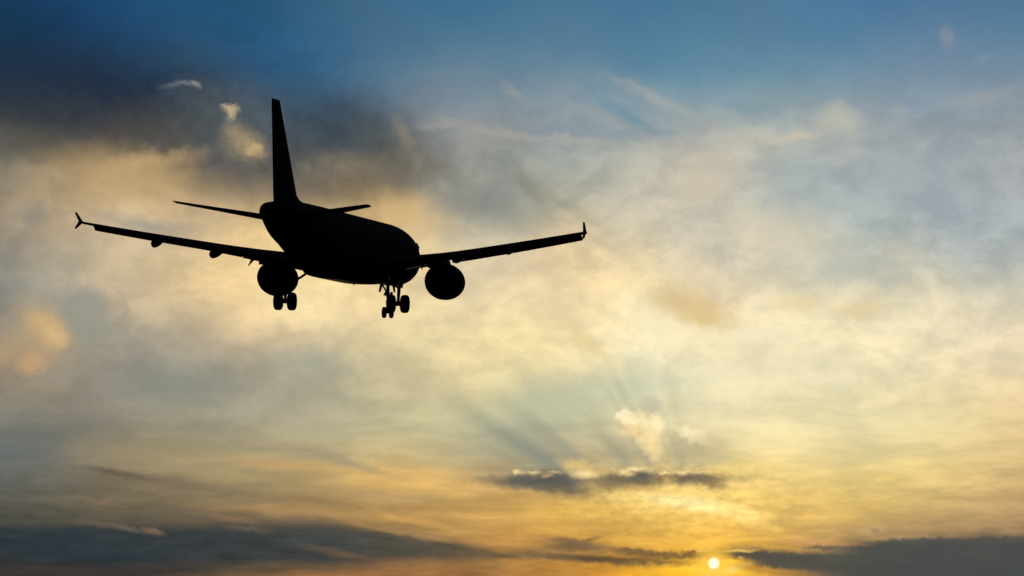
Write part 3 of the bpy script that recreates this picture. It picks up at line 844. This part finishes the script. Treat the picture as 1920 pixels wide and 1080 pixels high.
# dorsal fillet ahead of the fin
part(MB().ring_loft([[(-28.6, a * 0.02, 2.03), (-28.6, a * -0.02, 2.03), (-28.6, a * -0.02, 2.0), (-28.6, a * 0.02, 2.0)] if s == 0 else
                     [(-s, 0.05, z), (-s, -0.05, z), (-s, -0.26, 1.85), (-s, 0.26, 1.85)] for a, s, z in ((1, 28.6, 2.06), (1, 29.6, 2.16), (1, 30.4, 2.45), (1, 31.0, 2.9), (1, 31.6, 3.2))]), 'dorsal_fillet', PAINT, fin)
def rud(z):
    u = (z - 1.7) / (FIN_TOP - 1.7)
    te = 35.85 + u * (FIN_TIP_TE - 35.85); ch = 1.75 - 1.15 * u
    return foil_ring((-(te - ch), 0, z), ch + 0.03, 0.135, vertical=True)
part(MB().ring_loft([rud(z) for z in (2.1, 3.5, 5, 6.5, FIN_TOP - 0.25)]), 'rudder', PAINT, fin)

# ---- tailplanes
for sgn in (1, -1):
    def tp(y):
        u = y / 6.22
        le = 31.6 + u * 4.0; te = 35.6 + u * 1.45
        z = TPZ + y * math.tan(math.radians(TPDIH))
        return foil_ring((-le, sgn * y, z), te - le, 0.105 - 0.02 * u, TPINC)
    t = part(MB().ring_loft([tp(y) for y in (0.2, 1, 2, 3.5, 5, 5.9, 6.15, 6.24)]), 'tailplane', PAINT)
    def elv(y):
        u = y / 6.22
        te = 35.6 + u * 1.45; ch = 1.05 - 0.55 * u
        z = TPZ + y * math.tan(math.radians(TPDIH)) - (te - ch - 31.6 - u * 4.0) * math.sin(math.radians(TPINC))
        return foil_ring((-(te - ch), sgn * y, z), ch + 0.03, 0.13, TPINC + ELEV)
    part(MB().ring_loft([elv(y) for y in (1.1, 2.5, 4, 5.5, 6.1)]), 'elevator', PAINT, t)

# ---- landing gear
def wheel(c, rad, w, parent):
    h = w / 2
    prof = [(-h * 0.55, 0.18 * rad), (-h * 0.62, 0.52 * rad), (-h * 0.88, 0.60 * rad), (-h, 0.76 * rad), (-h * 0.92, 0.90 * rad), (-h * 0.62, 0.985 * rad), (0, rad),
            (h * 0.62, 0.985 * rad), (h * 0.92, 0.90 * rad), (h, 0.76 * rad), (h * 0.88, 0.60 * rad), (h * 0.62, 0.52 * rad), (h * 0.55, 0.18 * rad)]
    return part(MB().lathe_y(c, prof), 'wheel', RUBBER, parent)

for sgn in (1, -1):
    ax = Vector((-17.7, sgn * 3.83, MG_Z))
    top = Vector((-17.2, sgn * 3.86, -1.15))
    g = MB()
    g.tube([top, top.lerp(ax, 0.45)], [0.17, 0.16], 14)
    g.tube([top.lerp(ax, 0.45), top.lerp(ax, 0.48), ax], [0.165, 0.10, 0.10], 14)
    g.tube([ax + Vector((0, -0.50, 0)), ax + Vector((0, 0.50, 0))], 0.10, 12)
    g.tube([ax + Vector((0, 0, -0.14)), ax + Vector((0, 0, 0.16))], 0.16, 12)
    # torque links behind the leg
    m1 = top.lerp(ax, 0.45)
    g.tube([m1 + Vector((-0.12, 0, 0)), m1 + Vector((-0.48, 0, -0.45))], 0.06, 8)
    g.tube([m1 + Vector((-0.48, 0, -0.45)), ax + Vector((-0.12, 0, 0.12))], 0.06, 8)
    leg = part(g, 'main_landing_gear', METAL)
    for o in (-0.464, 0.464): wheel((ax.x, ax.y + o, ax.z), 0.60, 0.47, leg)
    # folding side brace runs inboard to the belly
    b = MB(); q0 = top.lerp(ax, 0.62); q1 = Vector((-17.3, sgn * 1.85, -1.45))
    b.tube([q0, q0.lerp(q1, 0.5) + Vector((0, 0, -0.03)), q1], [0.075, 0.085, 0.075], 10)
    part(b, 'side_brace', METAL, leg)
    # door panel carried outboard of the leg
    d = MB().plate([(-16.85, sgn * 4.12, -1.35), (-17.95, sgn * 4.12, -1.35), (-17.85, sgn * 4.0, MG_Z + 1.05), (-17.35, sgn * 4.0, MG_Z + 1.05)], 0.05)
    part(d, 'gear_door', PAINT, leg, smooth=False)

ax = Vector((-4.75, 0, NG_Z)); top = Vector((-5.0, 0, -1.75))
g = MB()
g.tube([top, top.lerp(ax, 0.5)], [0.12, 0.12], 12)
g.tube([top.lerp(ax, 0.5), top.lerp(ax, 0.54), ax], [0.12, 0.075, 0.075], 12)
g.tube([ax + Vector((0, -0.26, 0)), ax + Vector((0, 0.26, 0))], 0.07, 10)
m1 = top.lerp(ax, 0.5)
g.tube([m1 + Vector((-0.08, 0, 0)), m1 + Vector((-0.36, 0, -0.36)), ax + Vector((-0.08, 0, 0.1))], 0.045, 8)
g.tube([m1 + Vector((0, -0.30, 0.12)), m1 + Vector((0, 0.30, 0.12))], 0.05, 8)
nleg = part(g, 'nose_landing_gear', METAL)
for o in (-0.25, 0.25): wheel((ax.x, o, ax.z), 0.39, 0.225, nleg)
for o in (-0.2, 0.2):
    part(MB().tube([m1 + Vector((0.05, o, 0.24)), m1 + Vector((0.17, o, 0.24))], [0.09, 0.12], 12), 'landing_light', METAL, nleg)
b = MB(); b.tube([top.lerp(ax, 0.42), (-6.9, 0, -1.95)], [0.06, 0.06], 10)
part(b, 'drag_brace', METAL, nleg)
for sgn in (1, -1):
    part(MB().plate([(-4.75, sgn * 0.42, -1.98), (-5.45, sgn * 0.42, -1.98), (-5.35, sgn * 0.52, -2.52), (-4.95, sgn * 0.52, -2.52)], 0.04), 'gear_door', PAINT, nleg, smooth=False)
